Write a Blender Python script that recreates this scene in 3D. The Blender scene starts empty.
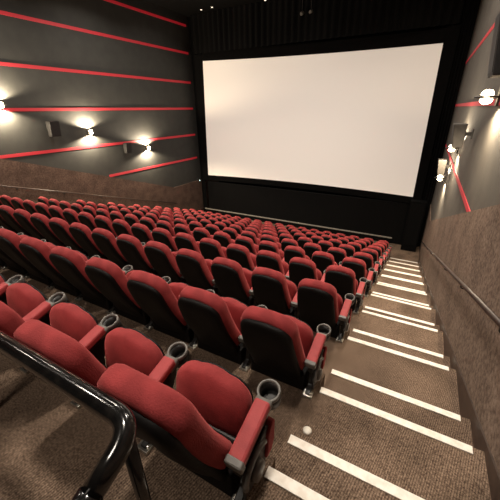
import bpy, bmesh, math, random
from mathutils import Vector, Matrix
random.seed(7)
C = bpy.context.scene.collection
SC = bpy.context.scene
SC.view_settings.view_transform = 'Standard'
SC.view_settings.look = 'None'
SC.view_settings.exposure = 0.0

# ------------------------------------------------------------------ layout (metres, origin at the camera)
PITCH = 0.56                     # seat spacing
ROWP, RISE = 1.186, 0.394          # row spacing and rise
NROW, NSEAT = 11, 18
XL, XR = -0.352, 0.644           # ends of the white step strips
WR = 0.72                       # right wall
AISLE_L = -10.58                  # left end of the seat blocks
YS = 15.0                        # screen
FLOOR0, HALF = -1.611, 0.175
def nose(y): return -2.005 - 0.3322*(y - 1.745)
def row_y(k): return 0.935 if k == 0 else 1.97 + ROWP*(k-1)
def row_floor(k): return FLOOR0 - RISE*k
def strip_a(k): return 0.81 if k == 0 else 1.745 + ROWP*(k-1)
def strip_b(k): return 1.126 if k == 0 else 2.14 + ROWP*(k-1)
def left_x(y): return -11.76

# ------------------------------------------------------------------ materials
def new_mat(name):
    m = bpy.data.materials.new(name); m.use_nodes = True
    nt = m.node_tree; b = nt.nodes['Principled BSDF']
    return m, nt, b
def lin(h):
    h = h.lstrip('#'); o = []
    for i in (0, 2, 4):
        c = int(h[i:i+2], 16)/255
        o.append(c/12.92 if c <= .04045 else ((c+.055)/1.055)**2.4)
    return (*o, 1)
def noise_mat(name, c1, c2, scale=8, rough=.8, bump=0, bscale=None, metallic=0, sheen=0, spec=.5, detail=4, stretch=None, lo=.35, hi=.65):
    m, nt, b = new_mat(name)
    N, L = nt.nodes, nt.links
    tc = N.new('ShaderNodeTexCoord'); mp = N.new('ShaderNodeMapping')
    L.new(tc.outputs['Object'], mp.inputs[0])
    if stretch: mp.inputs['Scale'].default_value = stretch
    n = N.new('ShaderNodeTexNoise'); n.inputs['Scale'].default_value = scale; n.inputs['Detail'].default_value = detail
    L.new(mp.outputs[0], n.inputs['Vector'])
    r = N.new('ShaderNodeValToRGB'); r.color_ramp.elements[0].color = c1; r.color_ramp.elements[1].color = c2
    r.color_ramp.elements[0].position = lo; r.color_ramp.elements[1].position = hi
    L.new(n.outputs['Fac'], r.inputs[0]); L.new(r.outputs[0], b.inputs['Base Color'])
    b.inputs['Roughness'].default_value = rough; b.inputs['Metallic'].default_value = metallic
    b.inputs['Specular IOR Level'].default_value = spec
    if sheen:
        b.inputs['Sheen Weight'].default_value = sheen; b.inputs['Sheen Roughness'].default_value = .45
        b.inputs['Sheen Tint'].default_value = lin('#ff8a86')
    if bump:
        n2 = N.new('ShaderNodeTexNoise'); n2.inputs['Scale'].default_value = bscale or scale*4; n2.inputs['Detail'].default_value = 3
        L.new(mp.outputs[0], n2.inputs['Vector'])
        bp = N.new('ShaderNodeBump'); bp.inputs['Strength'].default_value = bump; bp.inputs['Distance'].default_value = .01
        L.new(n2.outputs['Fac'], bp.inputs['Height']); L.new(bp.outputs[0], b.inputs['Normal'])
    return m
def emit_mat(name, base, col, strength, rough=.6):
    m, nt, b = new_mat(name)
    b.inputs['Base Color'].default_value = base; b.inputs['Roughness'].default_value = rough
    b.inputs['Emission Color'].default_value = col; b.inputs['Emission Strength'].default_value = strength
    return m

M = {}
M['red'] = noise_mat('red velvet', lin('#7a2a2b'), lin('#913536'), 9, .85, .25, 160, sheen=.35, spec=.2)
M['pad'] = noise_mat('red arm pad', lin('#913638'), lin('#a13f40'), 12, .6, .1, 120, sheen=.2, spec=.3)
M['shell'] = noise_mat('black seat shell', lin('#080606'), lin('#0e0b0a'), 14, .6, .1, 90, spec=.18)
M['black'] = noise_mat('black plastic', lin('#100e0d'), lin('#1b1816'), 20, .42, spec=.4)
M['grey'] = noise_mat('grey plastic', lin('#585551'), lin('#6d6a65'), 18, .42, spec=.5)
M['steel'] = noise_mat('bare steel', lin('#a8a49c'), lin('#c9c5bc'), 30, .3, metallic=.9)
M['gloss'] = noise_mat('glossy black paint', lin('#0a0909'), lin('#1a1816'), 25, .16, spec=.7, lo=.45, hi=.75)
M['strip'] = noise_mat('white step strip', lin('#e6ddd0'), lin('#f7f1e7'), 25, .6)
M['panel'] = noise_mat('dark wall panel', lin('#2a2a28'), lin('#30302d'), 3, .75, .15, 120)
M['panel_r'] = noise_mat('warm dark wall panel', lin('#46413a'), lin('#4e4941'), 3, .8, .15, 120)
M['void'] = noise_mat('matt black', lin('#050505'), lin('#080707'), 6, .9, spec=.1)
M['drape'] = noise_mat('black drape', lin('#050505'), lin('#0a0909'), 5, .9, spec=.12, stretch=(6, 6, .3))
M['trimgrey'] = noise_mat('grey stage edge', lin('#7a756d'), lin('#8a857c'), 9, .5)
M['stripe'] = emit_mat('red wall stripe', lin('#9c2630'), lin('#ff2a3a'), .14)
M['screen'] = emit_mat('screen fabric', lin('#e6dfd6'), lin('#fff3e6'), .27, .9)  # emission stands in for part of the light falling on the cloth
M['bulb'] = emit_mat('lamp glass', lin('#fff3df'), lin('#ffe2b8'), 22)
M['dot'] = emit_mat('spot lens', lin('#fff3df'), lin('#fff0dc'), 1.2)
M['dotg'] = emit_mat('pilot lens', lin('#e8ffff'), lin('#cfffff'), 1.6)
M['fixture'] = noise_mat('fixture metal', lin('#1c1a18'), lin('#262320'), 20, .5)
M['speaker'] = noise_mat('speaker grey', lin('#413d38'), lin('#4a4640'), 20, .6)
M['speaker_dark'] = noise_mat('speaker black', lin('#141312'), lin('#1d1b1a'), 20, .6)
M['puck'] = noise_mat('white puck', lin('#cfc8bb'), lin('#e6dfd2'), 25, .4)
M['wood'] = noise_mat('dark rail', lin('#2c211d'), lin('#43332c'), 14, .4, spec=.5)

def carpet(name, dark, light, rib=True, scale=70, rot=0.0, stain=.35):
    m, nt, b = new_mat(name); N, L = nt.nodes, nt.links
    tc = N.new('ShaderNodeTexCoord')
    n1 = N.new('ShaderNodeTexNoise'); n1.inputs['Scale'].default_value = scale; n1.inputs['Detail'].default_value = 5; n1.inputs['Roughness'].default_value = .7
    n2 = N.new('ShaderNodeTexNoise'); n2.inputs['Scale'].default_value = 2.3; n2.inputs['Detail'].default_value = 5
    L.new(tc.outputs['Object'], n1.inputs['Vector']); L.new(tc.outputs['Object'], n2.inputs['Vector'])
    r1 = N.new('ShaderNodeValToRGB'); r1.color_ramp.elements[0].color = lin(dark); r1.color_ramp.elements[1].color = lin(light)
    r1.color_ramp.elements[0].position = .36; r1.color_ramp.elements[1].position = .64
    L.new(n1.outputs['Fac'], r1.inputs[0])
    r2 = N.new('ShaderNodeValToRGB'); r2.color_ramp.elements[0].color = (1-stain,)*3+(1,); r2.color_ramp.elements[1].color = (1.1, 1.1, 1.1, 1)
    r2.color_ramp.elements[0].position = .35; r2.color_ramp.elements[1].position = .65
    L.new(n2.outputs['Fac'], r2.inputs[0])
    mx = N.new('ShaderNodeMix'); mx.data_type = 'RGBA'; mx.blend_type = 'MULTIPLY'; mx.inputs['Factor'].default_value = 1
    L.new(r1.outputs[0], mx.inputs[6]); L.new(r2.outputs[0], mx.inputs[7])
    out = mx.outputs[2]; hgt = n1.outputs['Fac']
    if rib:
        mp = N.new('ShaderNodeMapping'); mp.inputs['Rotation'].default_value = (0, 0, rot)
        L.new(tc.outputs['Object'], mp.inputs[0])
        w = N.new('ShaderNodeTexWave'); w.inputs['Scale'].default_value = 24; w.inputs['Distortion'].default_value = .9; w.inputs['Detail'].default_value = 2
        w.inputs['Detail Scale'].default_value = 4
        L.new(mp.outputs[0], w.inputs['Vector'])
        r3 = N.new('ShaderNodeValToRGB'); r3.color_ramp.elements[0].color = (.45, .45, .45, 1); r3.color_ramp.elements[1].color = (1.12, 1.12, 1.12, 1)
        L.new(w.outputs['Fac'], r3.inputs[0])
        m2 = N.new('ShaderNodeMix'); m2.data_type = 'RGBA'; m2.blend_type = 'MULTIPLY'; m2.inputs['Factor'].default_value = .75
        L.new(out, m2.inputs[6]); L.new(r3.outputs[0], m2.inputs[7]); out = m2.outputs[2]
    L.new(out, b.inputs['Base Color']); b.inputs['Roughness'].default_value = .95; b.inputs['Specular IOR Level'].default_value = .1
    bp = N.new('ShaderNodeBump'); bp.inputs['Strength'].default_value = .5; bp.inputs['Distance'].default_value = .01
    L.new(hgt, bp.inputs['Height']); L.new(bp.outputs[0], b.inputs['Normal'])
    return m
M['carpet'] = carpet('brown ribbed carpet', '#49392f', '#9b8471', True, 110, .2)
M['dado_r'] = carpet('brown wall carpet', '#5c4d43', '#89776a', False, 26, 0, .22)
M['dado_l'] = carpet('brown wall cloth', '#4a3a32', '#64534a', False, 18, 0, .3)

# ------------------------------------------------------------------ mesh helpers
def link(name, bm, mat, parent=None, smooth=False, bevel=0):
    me = bpy.data.meshes.new(name)
    bmesh.ops.recalc_face_normals(bm, faces=bm.faces[:])
    bm.to_mesh(me); bm.free()
    if smooth:
        for p in me.polygons: p.use_smooth = True
    me.materials.append(mat)
    o = bpy.data.objects.new(name, me); C.objects.link(o)
    if parent: o.parent = parent
    if bevel:
        b = o.modifiers.new('bevel', 'BEVEL'); b.width = bevel; b.segments = 2; b.limit_method = 'ANGLE'
    return o
def thing(name, label, cat, loc=(0, 0, 0), group=None, rz=0):
    o = bpy.data.objects.new(name, None); C.objects.link(o)
    o.empty_display_size = .1
    o.location = loc; o.rotation_euler = (0, 0, rz); o['label'] = label; o['category'] = cat
    if group: o['group'] = group
    return o
def tag(o, label, cat, group=None):
    o['label'] = label; o['category'] = cat
    if group: o['group'] = group
    return o
def struct(o): o['kind'] = 'structure'; return o
def add_box(bm, c, s, rot=None):
    mat = Matrix.Translation(c) @ (rot.to_4x4() if rot else Matrix()) @ Matrix.Diagonal((*s, 1))
    bmesh.ops.create_cube(bm, size=1, matrix=mat)
def add_quad(bm, pts): bm.faces.new([bm.verts.new(p) for p in pts])
def add_prism(bm, poly, axis, a, b):
    """polygon (u,v) swept along an axis from a to b: axis x -> (u,v)=(y,z); y -> (x,z); z -> (x,y)"""
    f = {'x': lambda u, v, t: (t, u, v), 'y': lambda u, v, t: (u, t, v), 'z': lambda u, v, t: (u, v, t)}[axis]
    A = [bm.verts.new(f(u, v, a)) for u, v in poly]; B = [bm.verts.new(f(u, v, b)) for u, v in poly]
    n = len(poly)
    bm.faces.new(A); bm.faces.new(B[::-1])
    for i in range(n): bm.faces.new((A[i], B[i], B[(i+1) % n], A[(i+1) % n]))
def add_lathe(bm, prof, c=(0, 0, 0), seg=24, rot=None, closed=False):
    rings = []
    c = Vector(c)
    for r, z in prof:
        ring = []
        for i in range(seg):
            t = 2*math.pi*i/seg
            v = Vector((r*math.cos(t), r*math.sin(t), z))
            if rot: v = rot @ v
            ring.append(bm.verts.new(v + c))
        rings.append(ring)
    m = len(rings)
    for j in range(m if closed else m-1):
        a, b = rings[j], rings[(j+1) % m]
        for i in range(seg): bm.faces.new((a[i], a[(i+1) % seg], b[(i+1) % seg], b[i]))
    if not closed:
        bm.faces.new(rings[0][::-1]); bm.faces.new(rings[-1])
def add_tube(bm, pts, r, seg=14):
    pts = [Vector(p) for p in pts]; rings = []
    up = Vector((0, 0, 1))
    prev = None
    for i, p in enumerate(pts):
        d = (pts[min(i+1, len(pts)-1)] - pts[max(i-1, 0)]).normalized()
        if prev is None:
            n = d.cross(up)
            if n.length < 1e-3: n = d.cross(Vector((1, 0, 0)))
            n.normalize()
        else:
            n = (prev - d*prev.dot(d)).normalized()
        prev = n; b = d.cross(n)
        rings.append([bm.verts.new(p + (n*math.cos(2*math.pi*k/seg) + b*math.sin(2*math.pi*k/seg))*r) for k in range(seg)])
    for a, c in zip(rings, rings[1:]):
        for k in range(seg): bm.faces.new((a[k], a[(k+1) % seg], c[(k+1) % seg], c[k]))
    bm.faces.new(rings[0][::-1]); bm.faces.new(rings[-1])
def round_path(pts, rad, n=6):
    pts = [Vector(p) for p in pts]; out = [pts[0]]
    for a, b, c in zip(pts, pts[1:], pts[2:]):
        r = min(rad, (a-b).length*.49, (c-b).length*.49)
        p = b + (a-b).normalized()*r; q = b + (c-b).normalized()*r
        for i in range(n+1):
            t = i/n; out.append(p*(1-t)**2 + b*2*t*(1-t) + q*t*t)
    out.append(pts[-1]); return out
def outline(hw, s0, s1, rt, rb, n=7, bulge=0.0):
    """closed outline in (x, s); hw(s) = half width, rounded top (rt) and bottom (rb) corners"""
    right = []
    for i in range(n+1):                       # bottom right corner
        t = math.pi/2*i/n; s = s0 + rb*(1-math.cos(t)); right.append((hw(s) - rb + rb*math.sin(t), s))
    for i in range(1, n):
        s = s0 + rb + (s1-rt-s0-rb)*i/n; right.append((hw(s), s))
    for i in range(n+1):                       # top right corner
        t = math.pi/2*i/n; s = s1 - rt + rt*math.sin(t); right.append((hw(s) - rt + rt*math.cos(t), s))
    top = [(right[-1][0]*f, s1 + bulge*(1-f*f)) for f in (.5, 0, -.5)]
    bot = [(-right[0][0]*f, s0) for f in (.5, 0, -.5)]
    return right + top + [(-x, s) for x, s in right[::-1]] + bot
def slab(bm, pts, rings, f):
    """rings = [(inset, depth)...]; f maps (x, s, depth) to 3-D"""
    cx = 0; cs = sum(p[1] for p in pts)/len(pts)
    W = max(abs(p[0]) for p in pts); H = max(abs(p[1]-cs) for p in pts)
    loops = []
    for ins, dep in rings:
        loops.append([bm.verts.new(f(x*(1-ins/W), cs + (s-cs)*(1-ins/H), dep)) for x, s in pts])
    n = len(pts)
    for a, b in zip(loops, loops[1:]):
        for i in range(n): bm.faces.new((a[i], a[(i+1) % n], b[(i+1) % n], b[i]))
    for lp, dep, ins in ((loops[0], rings[0][1], 0), (loops[-1], rings[-1][1], 0)):
        c = bm.verts.new(sum((v.co for v in lp), Vector())/n)
        for i in range(n): bm.faces.new((lp[i], lp[(i+1) % n], c))

# ------------------------------------------------------------------ setting: stepped floor
bm = bmesh.new()
def profile(bm, x0, x1, pts):
    for (y0, z0), (y1, z1) in zip(pts, pts[1:]):
        a, b = (x0(y0), x1(y0)), (x0(y1), x1(y1))
        add_quad(bm, [(a[0], y0, z0), (a[1], y0, z0), (b[1], y1, z1), (b[0], y1, z1)])
seatp = [(-3.2, FLOOR0)]; aislep = [(-3.2, FLOOR0)]
for k in range(NROW):
    z = row_floor(k); yb = strip_b(k)+.03; ya = strip_a(k)+.03; yr = row_y(k)-.04
    seatp += [(yr, z), (yr, z-RISE)]
    aislep += [(ya, z), (ya, z-HALF), (yb, z-HALF), (yb, z-RISE)]
seatp.append((17, row_floor(NROW))); aislep.append((17, row_floor(NROW)))
def height(pts, y):
    return [a[1] for a, b in zip(pts, pts[1:]) if a[0] <= y < b[0]][0]
cuts = sorted({p[0] for p in seatp+aislep})
for y0, y1 in zip(cuts, cuts[1:]):                  # sides of the half steps
    ha, hb = height(seatp, (y0+y1)/2), height(aislep, (y0+y1)/2)
    if abs(ha-hb) > 1e-4 and y1-y0 > 1e-4:
        for x in (XL-.012, AISLE_L): add_quad(bm, [(x, y0, ha), (x, y1, ha), (x, y1, hb), (x, y0, hb)])
profile(bm, lambda y: AISLE_L, lambda y: XL-.012, seatp)
profile(bm, lambda y: XL-.012, lambda y: WR+.1, aislep)
profile(bm, lambda y: left_x(y)-.1, lambda y: AISLE_L, aislep)
FR = row_floor(NROW)
bmesh.ops.remove_doubles(bm, verts=bm.verts[:], dist=1e-4)
struct(link('floor', bm, M['carpet']))

# walls
ZC = 4.3
def slab_quad(bm, pts, off):
    a = [bm.verts.new(p) for p in pts]; b = [bm.verts.new(Vector(p)+Vector(off)) for p in pts]
    bm.faces.new(a); bm.faces.new(b[::-1])
    for i in range(4): bm.faces.new((a[i], b[i], b[(i+1) % 4], a[(i+1) % 4]))
YB = -3.2
bm = bmesh.new(); slab_quad(bm, [(WR+.03, YB, FR-.3), (WR+.03, 17, FR-.3), (WR+.03, 17, ZC+.1), (WR+.03, YB, ZC+.1)], (.15, 0, 0))
struct(link('wall_right', bm, M['panel_r']))
bm = bmesh.new(); slab_quad(bm, [(left_x(YB), YB, FR-.3), (left_x(17), 17, FR-.3), (left_x(17), 17, ZC+.1), (left_x(YB), YB, ZC+.1)], (-.15, 0, 0))
struct(link('wall_left', bm, M['panel']))
bm = bmesh.new(); add_box(bm, (-5.8, 17.05, -.2), (14, .1, 10.6)); struct(link('wall_front', bm, M['void']))
bm = bmesh.new(); add_box(bm, (-5.8, YB-.05, -.2), (14, .1, 10.6)); struct(link('wall_back', bm, M['panel']))
bm = bmesh.new(); add_box(bm, (-5.8, 7, ZC+.05), (14, 20.6, .1)); struct(link('ceiling', bm, M['void']))

# carpeted lower walls that follow the slope, then run level at the front
YK = 12.66
def dado(xf, off):
    bm = bmesh.new(); t = .0
    ys = [YB, YK, 17]
    top = [nose(YB)+1.765, nose(YK)+1.765, nose(YK)+1.765]; bot = [nose(YB)-1.2, FR-.3, FR-.3]
    for i in range(2):
        slab_quad(bm, [(xf(ys[i]), ys[i], bot[i]), (xf(ys[i+1]), ys[i+1], bot[i+1]), (xf(ys[i+1]), ys[i+1], top[i+1]), (xf(ys[i]), ys[i], top[i])], off)
    return bm
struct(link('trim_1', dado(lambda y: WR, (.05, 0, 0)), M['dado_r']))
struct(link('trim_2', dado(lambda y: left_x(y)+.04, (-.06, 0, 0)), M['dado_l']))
# dark strip standing in for the shadow gap along the right steps
bm = bmesh.new()
for y0, y1, z0, z1 in ((YB, 13.0, nose(YB), nose(13.0)), (13.0, 17, nose(13.0), nose(13.0))):
    slab_quad(bm, [(WR-.012, y0, z0-.5), (WR-.012, y1, z1-.5), (WR-.012, y1, z1+.07), (WR-.012, y0, z0+.07)], (.02, 0, 0))
struct(link('shadow_strip_right', bm, M['wood']))
bm = bmesh.new()
for y0, y1, z0, z1 in ((YB, 13.0, nose(YB), nose(13.0)), (13.0, 17, nose(13.0), nose(13.0))):
    slab_quad(bm, [(left_x(y0)+.065, y0, z0-.5), (left_x(y1)+.065, y1, z1-.5), (left_x(y1)+.065, y1, z1+.07), (left_x(y0)+.065, y0, z0+.07)], (-.03, 0, 0))
struct(link('baseboard_left', bm, M['wood']))

# red stripes in the wall panels
tn = 3
YE = 14.9
for z, y0 in ((3.90, YB), (2.711, YB), (1.366, YB), (.099, YB), (-1.263, 2.0), (-2.537, 8.75)):
    bm = bmesh.new()
    slab_quad(bm, [(left_x(y0)+.012, y0, z-.05), (left_x(YE)+.012, YE, z-.05), (left_x(YE)+.012, YE, z+.05), (left_x(y0)+.012, y0, z+.05)], (-.03, 0, 0))
    struct(link('trim_%d' % tn, bm, M['stripe'])); tn += 1
for z0, z1, y0 in ((1.43, 1.43, YB), (.05, .05, YB), (-1.38, -1.38, 5.05)):
    bm = bmesh.new()
    slab_quad(bm, [(WR+.018, y0, z0-.04), (WR+.018, YE, z1-.04), (WR+.018, YE, z1+.04), (WR+.018, y0, z0+.04)], (.03, 0, 0))
    struct(link('trim_%d' % tn, bm, M['stripe'])); tn += 1

# ------------------------------------------------------------------ white strips on the steps
ordw = ['first', 'second', 'third', 'fourth', 'fifth', 'sixth', 'seventh', 'eighth', 'ninth', 'tenth', 'eleventh', 'twelfth', 'thirteenth', 'fourteenth', 'fifteenth', 'sixteenth', 'seventeenth', 'eighteenth', 'nineteenth', 'twentieth', 'twenty-first', 'twenty-second', 'twenty-third']
n = 0
for k in range(NROW):
    for y, z in ((strip_a(k), row_floor(k)), (strip_b(k), row_floor(k)-HALF)):
        bm = bmesh.new(); x0 = XL if k else -.375
        add_box(bm, ((XR-x0)/2*0, 0, .004), (XR-x0, .056, .008))
        add_box(bm, (0, .026, -.006), (XR-x0, .006, .02))
        o = link('step_strip', bm, M['strip'], bevel=.002)
        o.location = ((x0+XR)/2, y+.002, z)
        lab = '%s white strip counting down the aisle, %s beside the %s seat row' % (ordw[n], 'landing edge' if n % 2 == 0 else 'half step', ordw[k])
        tag(o, lab, 'step strip', 'white strips on the aisle steps')
        n += 1

# ------------------------------------------------------------------ cinema chair
TILT = math.radians(21)
def back_map(x, s, d, y0=-.285, z0=.20):
    """s along the back, d towards the front; slight curve along s"""
    bend = .03*math.sin(math.pi*min(max(s/.66, 0), 1))
    y = y0 - s*math.sin(TILT) + (d - bend)*math.cos(TILT) - .12*x*x*0
    z = z0 + s*math.cos(TILT) + (d - bend)*math.sin(TILT)
    wrap = .45*x*x if d > .02 else .15*x*x
    return Vector((x, y + wrap*.9, z))
def back_hw(s): 
    t = min(max(s/.62, 0), 1)
    return .229 - .038*t*t - .006*(1-t)**2
bp = outline(back_hw, 0, .615, .10, .05, bulge=.010)
SHP = outline(lambda s: back_hw(s)-.014, -.13, .588, .092, .03, bulge=.010)
SEAT_T = math.radians(-8)
def seat_map(x, s, d, y0=-.125, z0=.148):
    y = y0 + s*math.sin(-SEAT_T) + d*math.cos(SEAT_T) + .25*x*x
    z = z0 + s*math.cos(SEAT_T) - d*math.sin(-SEAT_T)
    return Vector((x, y, z))
sp = outline(lambda s: .218 - .03*max(0, (s-.12)/.2)**2, 0, .312, .10, .05, bulge=.02)

ARM_X = .274
def make_chair(end, far_left):
    """list of (name, bm, material, smooth, bevel, parent index, label)"""
    P = []
    def add(name, bm, m, smooth=False, bevel=0, par=None, label=None):
        P.append((name, bm, m, smooth, bevel, par, label)); return len(P)-1
    bm = bmesh.new()
    slab(bm, bp, [(.06, -.022), (.022, -.028), (.004, -.014), (0, .012), (0, .04), (.008, .062), (.028, .078), (.06, .086), (.12, .088)], back_map)
    b = add('backrest', bm, 'red', True)
    bm = bmesh.new()
    slab(bm, SHP, [(.10, -.062), (.03, -.060), (.008, -.054), (0, -.042), (0, -.018), (.02, .0)], lambda x, s, d: back_map(x, s, d))
    add('back_shell', bm, 'shell', True, 0, b)
    bm = bmesh.new()
    slab(bm, sp, [(.09, -.045), (.05, -.042), (.02, -.034), (.004, -.018), (0, .005), (0, .03), (.006, .045)], seat_map)
    s = add('seat', bm, 'red', True)
    bm = bmesh.new()
    slab(bm, sp, [(.004, .043), (.006, .055), (.03, .075), (.08, .085)], seat_map)
    add('seat_pan', bm, 'shell', True, 0, s)
    bm = bmesh.new()
    bmesh.ops.create_cone(bm, cap_ends=True, segments=16, radius1=.022, radius2=.022, depth=.52, matrix=Matrix.Translation((0, -.16, .175)) @ Matrix.Rotation(math.pi/2, 4, 'Y'))
    add('pivot_bar', bm, 'black')
    bm = bmesh.new(); add_prism(bm, [(-.30, .0), (-.12, .0), (-.12, .14), (-.16, .17), (-.30, .17)], 'x', -.235, .235)
    add('seat_base', bm, 'shell', False, .01)
    sides = [1] + ([-1] if far_left else [])
    for sd in sides:
        x = ARM_X*sd
        # side frame: foot, upright and arm carrier
        bm = bmesh.new()
        prof = [(-.34, 0), (-.09, 0), (-.09, .03), (-.11, .06), (-.10, .20), (-.05, .28), (-.03, .34), (-.10, .33), (-.30, .27), (-.31, .23), (-.25, .18), (-.26, .06), (-.33, .03)]
        add_prism(bm, prof, 'x', x-.02, x+.02)
        a = add('side_frame', bm, 'black', False, .006)
        bm = bmesh.new(); add_box(bm, (x, -.315, .012), (.075, .06, .022)); add_lathe(bm, [(.012, .02), (.012, .03), (.006, .034)], (x+.02, -.315, .0), 8)
        add('foot_plate', bm, 'steel', False, .003, a, 'bare steel foot plate')
        if end:
            bm = bmesh.new()
            add_prism(bm, [(-.30, .055), (-.10, .055), (-.075, .10), (-.07, .27), (-.10, .29), (-.29, .24), (-.31, .21)], 'x', x+.022, x+.036)
            p = add('end_panel', bm, 'black', False, .006, a)
            bm = bmesh.new(); add_prism(bm, [(-.115, .09), (-.06, .09), (-.03, .14), (-.028, .27), (-.06, .29), (-.10, .25)], 'x', x+.0, x+.05)
            add('front_panel', bm, 'red', False, .008, a, 'narrow red panel at the front of the aisle side')
            # curved grey cover along the panel
            bm = bmesh.new(); pts = []
            for i in range(9):
                t = i/8; ang = math.radians(190 - 150*t)
                pts.append((x+.038, -.20 + .10*math.cos(ang), .16 + .10*math.sin(ang)))
            add_tube(bm, pts, .014, 10)
            bmesh.ops.create_cone(bm, cap_ends=True, segments=20, radius1=.055, radius2=.045, depth=.03, matrix=Matrix.Translation((x+.045, -.20, .13)) @ Matrix.Rotation(math.pi/2, 4, 'Y'))
            add('hinge_cover', bm, 'grey', True, 0, a, 'grey curved hinge cover')
        # padded arm sloping up to the cup holder
        rot = Matrix.Rotation(math.radians(15), 3, 'X')
        bm = bmesh.new(); add_box(bm, (x, -.185, .354), (.078, .27, .05), rot)
        ar = add('armrest', bm, 'pad', False, .014)
        bm = bmesh.new(); add_box(bm, (x, -.185 -.137*math.cos(.26) , .354 -.142*math.sin(.26)), (.082, .035, .058), rot)
        add('arm_cap', bm, 'grey', False, .008, ar, 'grey end cap at the rear of the arm')
        bm = bmesh.new()
        add_lathe(bm, [(.055, -.022), (.058, -.008), (.058, .002), (.055, .008), (.049, .007), (.045, .001), (.044, -.012), (.050, -.020)], (x, 0, .402), 28, rot, closed=True)
        add_box(bm, (x, -.072, .374), (.074, .065, .045), rot)
        ch = add('cup_holder', bm, 'grey', True, 0, None, 'dark grey plastic cup holder')
        bm = bmesh.new(); add_lathe(bm, [(.041, -.088), (.041, -.078), (.020, -.076)], (x, 0, .402), 20, rot)
        add('cup_base', bm, 'black', False, 0, ch)
        bm = bmesh.new(); add_lathe(bm, [(.052, -.085), (.0565, -.018), (.0440, -.012), (.0410, -.080), (.0405, -.085)], (x, 0, .402), 28, rot, closed=True)
        add('cup_skirt', bm, 'black', True, 0, ch)
    out = []
    for (name, bm, m, sm, bv, par, lab) in P:
        o = link(name, bm, M[m], None, sm, bv)
        out.append((o, par, lab))
    return out
def instance(proto, first, name, label, loc, group):
    t = thing(name, label, 'chair', loc, group)
    objs = []
    for o, par, lab in proto:
        c = o if first else o.copy()
        if not first: C.objects.link(c)
        objs.append(c)
        c.parent = t if par is None else objs[par]
        if lab: c['label'] = lab
    return t

# frame test so that seats the photo shows nothing of are left out
F_PX = 303.4
RV = Vector((0.8779766666, 0.4785262681, -0.0130224268)); UV = Vector((-0.190470286, 0.3741644305, 0.9075913448)); FV = Vector((-0.4391788281, 0.7943636382, -0.4196526746))
def px(p):
    p = Vector(p); z = p.dot(FV)
    return (250 + F_PX*p.dot(RV)/z, 250 - F_PX*p.dot(UV)/z) if z > .05 else (-9999, -9999)
protos = {}
roww = ['nearest row', 'second row', 'third row', 'fourth row', 'fifth row', 'sixth row', 'seventh row', 'eighth row', 'ninth row', 'tenth row', 'eleventh row']
count = 0
for k in range(NROW):
    for j in range(NSEAT):
        x = -.70 - PITCH*j; y = row_y(k); z = row_floor(k)
        pp = [px((x+dx, y+dy, z+dz)) for dx in (-.25, .33) for dy, dz in ((-.5, .85), (-.3, .0), (.06, .45), (-.3, .5))]
        if not any(-14 < u < 515 and v < 515 for u, v in pp): continue
        kind = (j == 0, j == NSEAT-1)
        first = kind not in protos
        if first: protos[kind] = make_chair(*kind)
        if j == 0: seat = 'end seat beside the stair aisle'
        elif j == NSEAT-1: seat = 'last seat on the left wall side'
        else: seat = '%s seat from the stair aisle' % ordw[j]
        row = roww[k] + (' behind the black railing' if False else '')
        if k == 0: row = 'nearest row by the black railing'
        elif k == NROW-1: row = 'front row below the screen'
        else: row = '%s from the railing' % roww[k]
        instance(protos[kind], first, 'cinema_chair', 'red tip-up cinema chair, %s, %s' % (row, seat), (x, y, z), 'red cinema chairs in the %s' % (roww[k]))
        count += 1
print('seats', count)

# ------------------------------------------------------------------ railing in front of the camera
rt = thing('railing', 'glossy black pipe railing behind the nearest seat row, bending down at its end', 'railing', (-.55, .30, FLOOR0))
def loc(p, t): return Vector(p) - t.location
bm = bmesh.new()
add_tube(bm, round_path([loc(p, rt) for p in ((-4.2, .30, -.72), (-.508, .305, -.72), (-.51, .16, -.785))], .075, 8), .028, 20)
link('top_rail', bm, M['gloss'], rt, True)
bm = bmesh.new(); add_tube(bm, round_path([loc(p, rt) for p in ((-.51, .167, -.782), (-.51, .09, -.82), (-.51, .075, FLOOR0))], .06, 8), .031, 20)
link('end_post', bm, M['gloss'], rt, True)
for xp in (-.58, -1.95, -3.3):
    bm = bmesh.new(); add_tube(bm, [loc((xp, .315, -.73), rt), loc((xp, .315, FLOOR0), rt)], .021, 16)
    p = link('post', bm, M['gloss'], rt, True)
    bm = bmesh.new(); add_lathe(bm, [(.05, .0), (.05, .008), (.024, .014)], loc((xp, .315, FLOOR0), rt), 20)
    link('floor_flange', bm, M['black'], p, True)

# ------------------------------------------------------------------ handrails on the side walls
def handrail(label, xf, side):
    y0, y1 = -1.5, 12.6
    base = (xf(y0), y0, nose(y0)+.87)
    t = thing('handrail', label, 'handrail', base)
    bm = bmesh.new(); pts = [Vector((xf(y), y, nose(y)+.87)) - Vector(base) for y in (y0, y1)]
    add_tube(bm, pts, .021, 14); link('rail', bm, M['wood'], t, True)
    y = 0.6
    while y < 12.6:
        p = Vector((xf(y), y, nose(y)+.87)) - Vector(base)
        bm = bmesh.new()
        add_tube(bm, round_path([p + Vector((0, 0, -.02)), p + Vector((0, 0, -.055)), p + Vector((side*.075, 0, -.06))], .03, 5), .008, 8)
        add_box(bm, p + Vector((side*.073, 0, -.06)), (.012, .05, .05))
        link('bracket', bm, M['fixture'], t)
        y += 1.5
    return t
handrail('dark handrail sloping down the brown right wall beside the stairs', lambda y: WR-.075, 1)
handrail('dark handrail low on the left wall beyond the seats', lambda y: left_x(y)+.135, -1)

# ------------------------------------------------------------------ small white puck on the landing
bm = bmesh.new(); add_lathe(bm, [(.03, 0), (.03, .008), (.024, .014), (.01, .016)], (0, 0, 0), 24)
o = link('floor_light', bm, M['puck'], None, True); o.location = (-.333, 1.376, row_floor(1))
tag(o, 'small round white floor light on the carpet above the nearest full strip', 'light')

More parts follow.
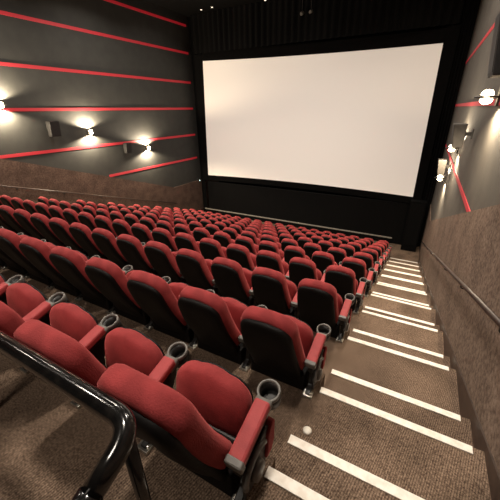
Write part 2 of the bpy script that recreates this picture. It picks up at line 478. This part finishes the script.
# ------------------------------------------------------------------ screen, masking, stage front
t = thing('cinema_screen', 'large blank cream cinema screen with a black surround', 'screen', (-5.6, YS, -3.57))
bm = bmesh.new()
x0, x1, zb = -11.09, -.03, -3.57
TL, TR, BL, BR = (-10.93, 2.325), (-.11, 2.119), (-11.10, -3.537), (-.01, -3.601)
SAG = .45                       # the screen is gently curved, deepest in the middle
def bow(u): return YS + SAG*(1-(2*u-1)**2)
nx = 24
for i in range(nx):
    q = []
    for u in (i/nx, (i+1)/nx):
        q.append([(a[0]*(1-u)+b[0]*u, bow(u), a[1]*(1-u)+b[1]*u) for a, b in ((BL, BR), (TL, TR))])
    add_quad(bm, [Vector(p)-t.location for p in (q[0][0], q[1][0], q[1][1], q[0][1])])
link('screen_surface', bm, M['screen'], t)
for nm, poly in (('side_mask', [(TL[0], TL[1]+.3), (BL[0], BL[1]-.3), (BL[0]-.35, BL[1]-.3), (BL[0]-.35, TL[1]+.3)]),
                 ('side_mask', [(TR[0], TR[1]+.5), (BR[0], BR[1]-.3), (BR[0]+.33, BR[1]-.3), (BR[0]+.33, TR[1]+.5)])):
    bm = bmesh.new(); add_prism(bm, poly, 'y', YS-.05, YS+.01)
    for v in bm.verts: v.co -= t.location
    link(nm, bm, M['void'], t)

for nm, a, b, dz in (('lower_mask', BL, BR, -.3), ('upper_mask', TL, TR, .45)):
    bm = bmesh.new()
    for i in range(nx):
        q = []
        for u in (i/nx, (i+1)/nx):
            x, z = a[0]*(1-u)+b[0]*u, a[1]*(1-u)+b[1]*u
            q.append((Vector((x, bow(u)-.02, z))-t.location, Vector((x, bow(u)-.02, z+dz))-t.location))
        add_quad(bm, [q[0][0], q[1][0], q[1][1], q[0][1]])
    link(nm, bm, M['void'], t)

def curtain(label, x0, x1, z0, z1, y, n):
    bm = bmesh.new(); N = n*8; prev = None
    for i in range(N+1):
        u = i/N; x = x0+(x1-x0)*u; yy = y + .05*math.sin(2*math.pi*n*u) + .015*math.sin(5.3*n*u)
        a = bm.verts.new((x, yy, z0)); b = bm.verts.new((x, yy, z1))
        if prev: bm.faces.new((prev[0], a, b, prev[1]))
        prev = (a, b)
    o = link('masking_curtain', bm, M['drape'], None, True)
    return tag(o, label, 'curtain')
curtain('black pleated curtain between the screen and the left wall', left_x(YS)+.02, x0-.34, FR+.02, ZC-.02, YS+.12, 4)
curtain('black pleated curtain between the screen and the right wall', x1+.34, WR+.02, FR+.02, ZC-.02, YS+.12, 4)
curtain('long black valance hanging above the screen', x0-.30, x1+.30, 2.64, ZC-.01, YS-.14, 40)
t = thing('stage_front', 'low black stage front with a grey edge below the screen', 'stage', (-5.6, YS, FR))
bm = bmesh.new(); add_box(bm, (0, .1, (-3.93-FR)/2), (11.2, .12, -3.93-FR)); link('curtain_board', bm, M['drape'], t)
bm = bmesh.new(); add_box(bm, (-.42, .02, .275), (11.0, .06, .06)); link('edge_trim', bm, M['trimgrey'], t, bevel=.01)
bm = bmesh.new(); add_box(bm, (-.42, .03, .12), (11.0, .05, .24)); link('kick_board', bm, M['void'], t)
t = thing('speaker_cabinet', 'black cabinet standing in the corner right of the screen', 'cabinet', (.25, 14.62, FR))
bm = bmesh.new(); add_box(bm, (0, 0, 1.15), (.62, .4, 2.3)); link('cabinet_body', bm, M['void'], t, bevel=.02)
bm = bmesh.new(); add_box(bm, (0, -.205, 1.25), (.5, .02, 1.9)); link('front_grille', bm, M['drape'], t)
bm = bmesh.new(); add_lathe(bm, [(.03, 0), (.03, .02), (.02, .03)], (0, 0, 0), 12, Matrix.Rotation(math.pi/2, 3, 'X'))
o = link('pilot_light', bm, M['dotg'], None, True); o.location = (-11.70, 14.93, -3.90)
tag(o, 'tiny cool white pilot light on the black curtain left of the screen', 'light')

# ------------------------------------------------------------------ wall lamps and speakers
def beam(loc, e, up, col=(1, .82, .58)):
    l = bpy.data.lights.new('lamp_light', 'SPOT'); l.energy = e; l.color = col; l.shadow_soft_size = .03
    l.spot_size = math.radians(158); l.spot_blend = .35
    o = bpy.data.objects.new('lamp_light', l); C.objects.link(o); o.location = loc
    o.rotation_euler = (math.pi if up else 0, 0, 0); return o
def sconce(label, p, side, e):
    """side = +1: wall lies at +x of the lamp"""
    t = thing('wall_lamp', label, 'wall lamp', p, 'wall lamps on the left wall' if side < 0 else 'wall lamps on the right wall')
    bm = bmesh.new(); add_box(bm, (side*.12, 0, 0), (.03, .14, .22)); add_box(bm, (side*.06, 0, 0), (.12, .04, .03))
    link('wall_plate', bm, M['fixture'], t, bevel=.005)
    bm = bmesh.new(); add_lathe(bm, [(.03, -.012), (.13, -.010), (.14, 0), (.13, .010), (.03, .012)], (0, 0, 0), 24); link('shade_disc', bm, M['fixture'], t, True)
    for s in (1, -1):
        bm = bmesh.new(); add_lathe(bm, [(.03, .013*s), (.07, .025*s), (.066, .05*s), (.045, .075*s), (.01, .085*s)], (0, 0, 0), 20)
        link('lamp_glass', bm, M['bulb'], t, True)
        l = beam((0, 0, .10*s), e, s > 0); l.parent = t
    return t
EL, ER = 750, 210
sconce('bright wall lamp cut by the left edge of the photo', (left_x(5.5)+.15, 5.39, .23), -1, EL)
sconce('bright wall lamp in the middle of the left wall between the two speakers', (left_x(8.48)+.15, 8.22, -.714), -1, EL)
sconce('bright wall lamp on the left wall nearest the screen', (left_x(11.42)+.15, 11.1, -1.608), -1, EL)
sconce('largest bright wall lamp on the right wall near the photo edge', (.58, 5.23, .107), 1, ER)
sconce('bright wall lamp on the right wall just under the grey speaker', (.58, 8.83, -.88), 1, ER)
sconce('small bright wall lamp on the right wall nearest the screen', (.58, 10.48, -1.88), 1, ER)

def wall_speaker(label, p, side, s, mat, tilt=.2):
    t = thing('wall_speaker', label, 'speaker', p, None, 0)
    bm = bmesh.new()
    w, h, d = .34*s, .50*s, .26*s
    # wedge cabinet: deeper at the top
    def X(v): return -side*v
    poly = [(X(-d*.5), -h/2), (X(d*.25), -h/2), (X(d*.5), h/2), (X(-d*.5), h/2)]
    add_prism(bm, poly, 'y', -w/2, w/2)
    b = link('cabinet', bm, M[mat], t, bevel=.012)
    bm = bmesh.new()
    g = [(X(d*.25+.008), -h/2+.03), (X(d*.25-.01), -h/2+.03), (X(d*.5-.022), h/2-.03), (X(d*.5-.002), h/2-.03)]
    add_prism(bm, g, 'y', -w/2+.03, w/2-.03)
    link('grille', bm, M['speaker_dark'], t)
    bm = bmesh.new(); add_box(bm, (side*(d*.5+.05), 0, .03), (.12, .06, .06)); add_box(bm, (side*(d*.5+.105), 0, .03), (.02, .12, .16))
    link('bracket', bm, M['fixture'], t)
    return t
wall_speaker('dark wedge speaker high on the left wall left of the middle lamp', (left_x(7.1)+.25, 6.75, -.52), -1, 1.0, 'speaker_dark')
wall_speaker('dark wedge speaker on the left wall beside the lamp nearest the screen', (left_x(10.2)+.25, 9.78, -1.47), -1, .85, 'speaker_dark')
wall_speaker('grey wedge speaker on the right wall just above a lamp', (.48, 6.75, -.46), 1, .78, 'speaker')
wall_speaker('small grey wedge speaker on the right wall nearest the screen', (.48, 9.36, -1.40), 1, .75, 'speaker')
wall_speaker('dark speaker at the right edge of the photo above the largest lamp', (.48, 3.95, .50), 1, 1.0, 'speaker_dark')

# small ceiling spots
for label, p in (('tiny ceiling spot above the upper left corner of the screen, left of two', (-10.35, 14.35, ZC)), ('tiny ceiling spot above the upper left corner of the screen, right of two', (-9.7, 14.3, ZC)),
          ('tiny ceiling spot at the top edge of the photo above the screen', (-7.2, 14.7, ZC))):
    t = thing('ceiling_spot', label, 'ceiling light', p, 'small spots on the ceiling')
    bm = bmesh.new(); add_lathe(bm, [(.07, 0), (.07, -.03), (.05, -.035)], (0, 0, 0), 16); link('housing', bm, M['fixture'], t)
    bm = bmesh.new(); add_lathe(bm, [(.045, -.034), (.045, -.042), (.03, -.05)], (0, 0, 0), 16); link('lens', bm, M['dot'], t)
for label, p in (('small spot fixture hung before the valance, left of the pair', (-5.50, 14.7, 3.62)), ('small spot fixture hung before the valance, right of the pair', (-5.12, 14.7, 3.64))):
    t = thing('hanging_spot', label, 'spotlight', p, 'spot fixtures hung before the valance')
    bm = bmesh.new(); add_tube(bm, [(0, 0, 0), (0, 0, ZC-p[2])], .012, 8); link('drop_rod', bm, M['fixture'], t)
    bm = bmesh.new(); add_lathe(bm, [(.06, 0), (.075, .16), (.05, .19)], (0, -.1, -.06), 16, Matrix.Rotation(-1.2, 3, 'X')); link('can', bm, M['speaker'], t)

# ------------------------------------------------------------------ lights
def area(loc, e, size, col=(1, .89, .76), target=None, spread=170):
    l = bpy.data.lights.new('house_light', 'AREA'); l.shape = 'DISK'; l.size = size; l.energy = e; l.color = col; l.spread = math.radians(spread)
    o = bpy.data.objects.new('house_light', l); C.objects.link(o); o.location = loc
    if target: o.rotation_euler = (Vector(target)-Vector(loc)).to_track_quat('-Z', 'Y').to_euler()
    return o
for x in (-9.5, -5.2, -1.0):
    for y in (1.0, 5.0, 9.0, 12.2):
        area((x, y, ZC-.05), (100 if y < 2 else (145 if y < 12 else 45)), .5, spread=140)
area((-1.5, -1.5, 2.3), 45, .7, target=(-1.5, 2.5, -2.0), spread=150)
# projector
l = bpy.data.lights.new('projector', 'SPOT'); l.energy = 2050; l.color = (1, .95, .87); l.spot_size = math.radians(42); l.spot_blend = 1.0; l.shadow_soft_size = .05
o = bpy.data.objects.new('projector', l); C.objects.link(o); o.location = (-5.0, -2.6, 3.2)
o.rotation_euler = (Vector((-6.6, YS, -.3))-o.location).to_track_quat('-Z', 'Y').to_euler()

w = bpy.data.worlds.new('world'); SC.world = w; w.use_nodes = True
w.node_tree.nodes['Background'].inputs[0].default_value = (1, .85, .7, 1); w.node_tree.nodes['Background'].inputs[1].default_value = .02

# ------------------------------------------------------------------ camera
cam = bpy.data.cameras.new('camera'); co = bpy.data.objects.new('camera', cam); C.objects.link(co)
cam.sensor_width = 36; cam.lens = F_PX/500*36; cam.clip_start = .02; cam.clip_end = 100
mw = Matrix((RV, UV, -FV)).transposed().to_4x4()
co.matrix_world = mw
SC.camera = co
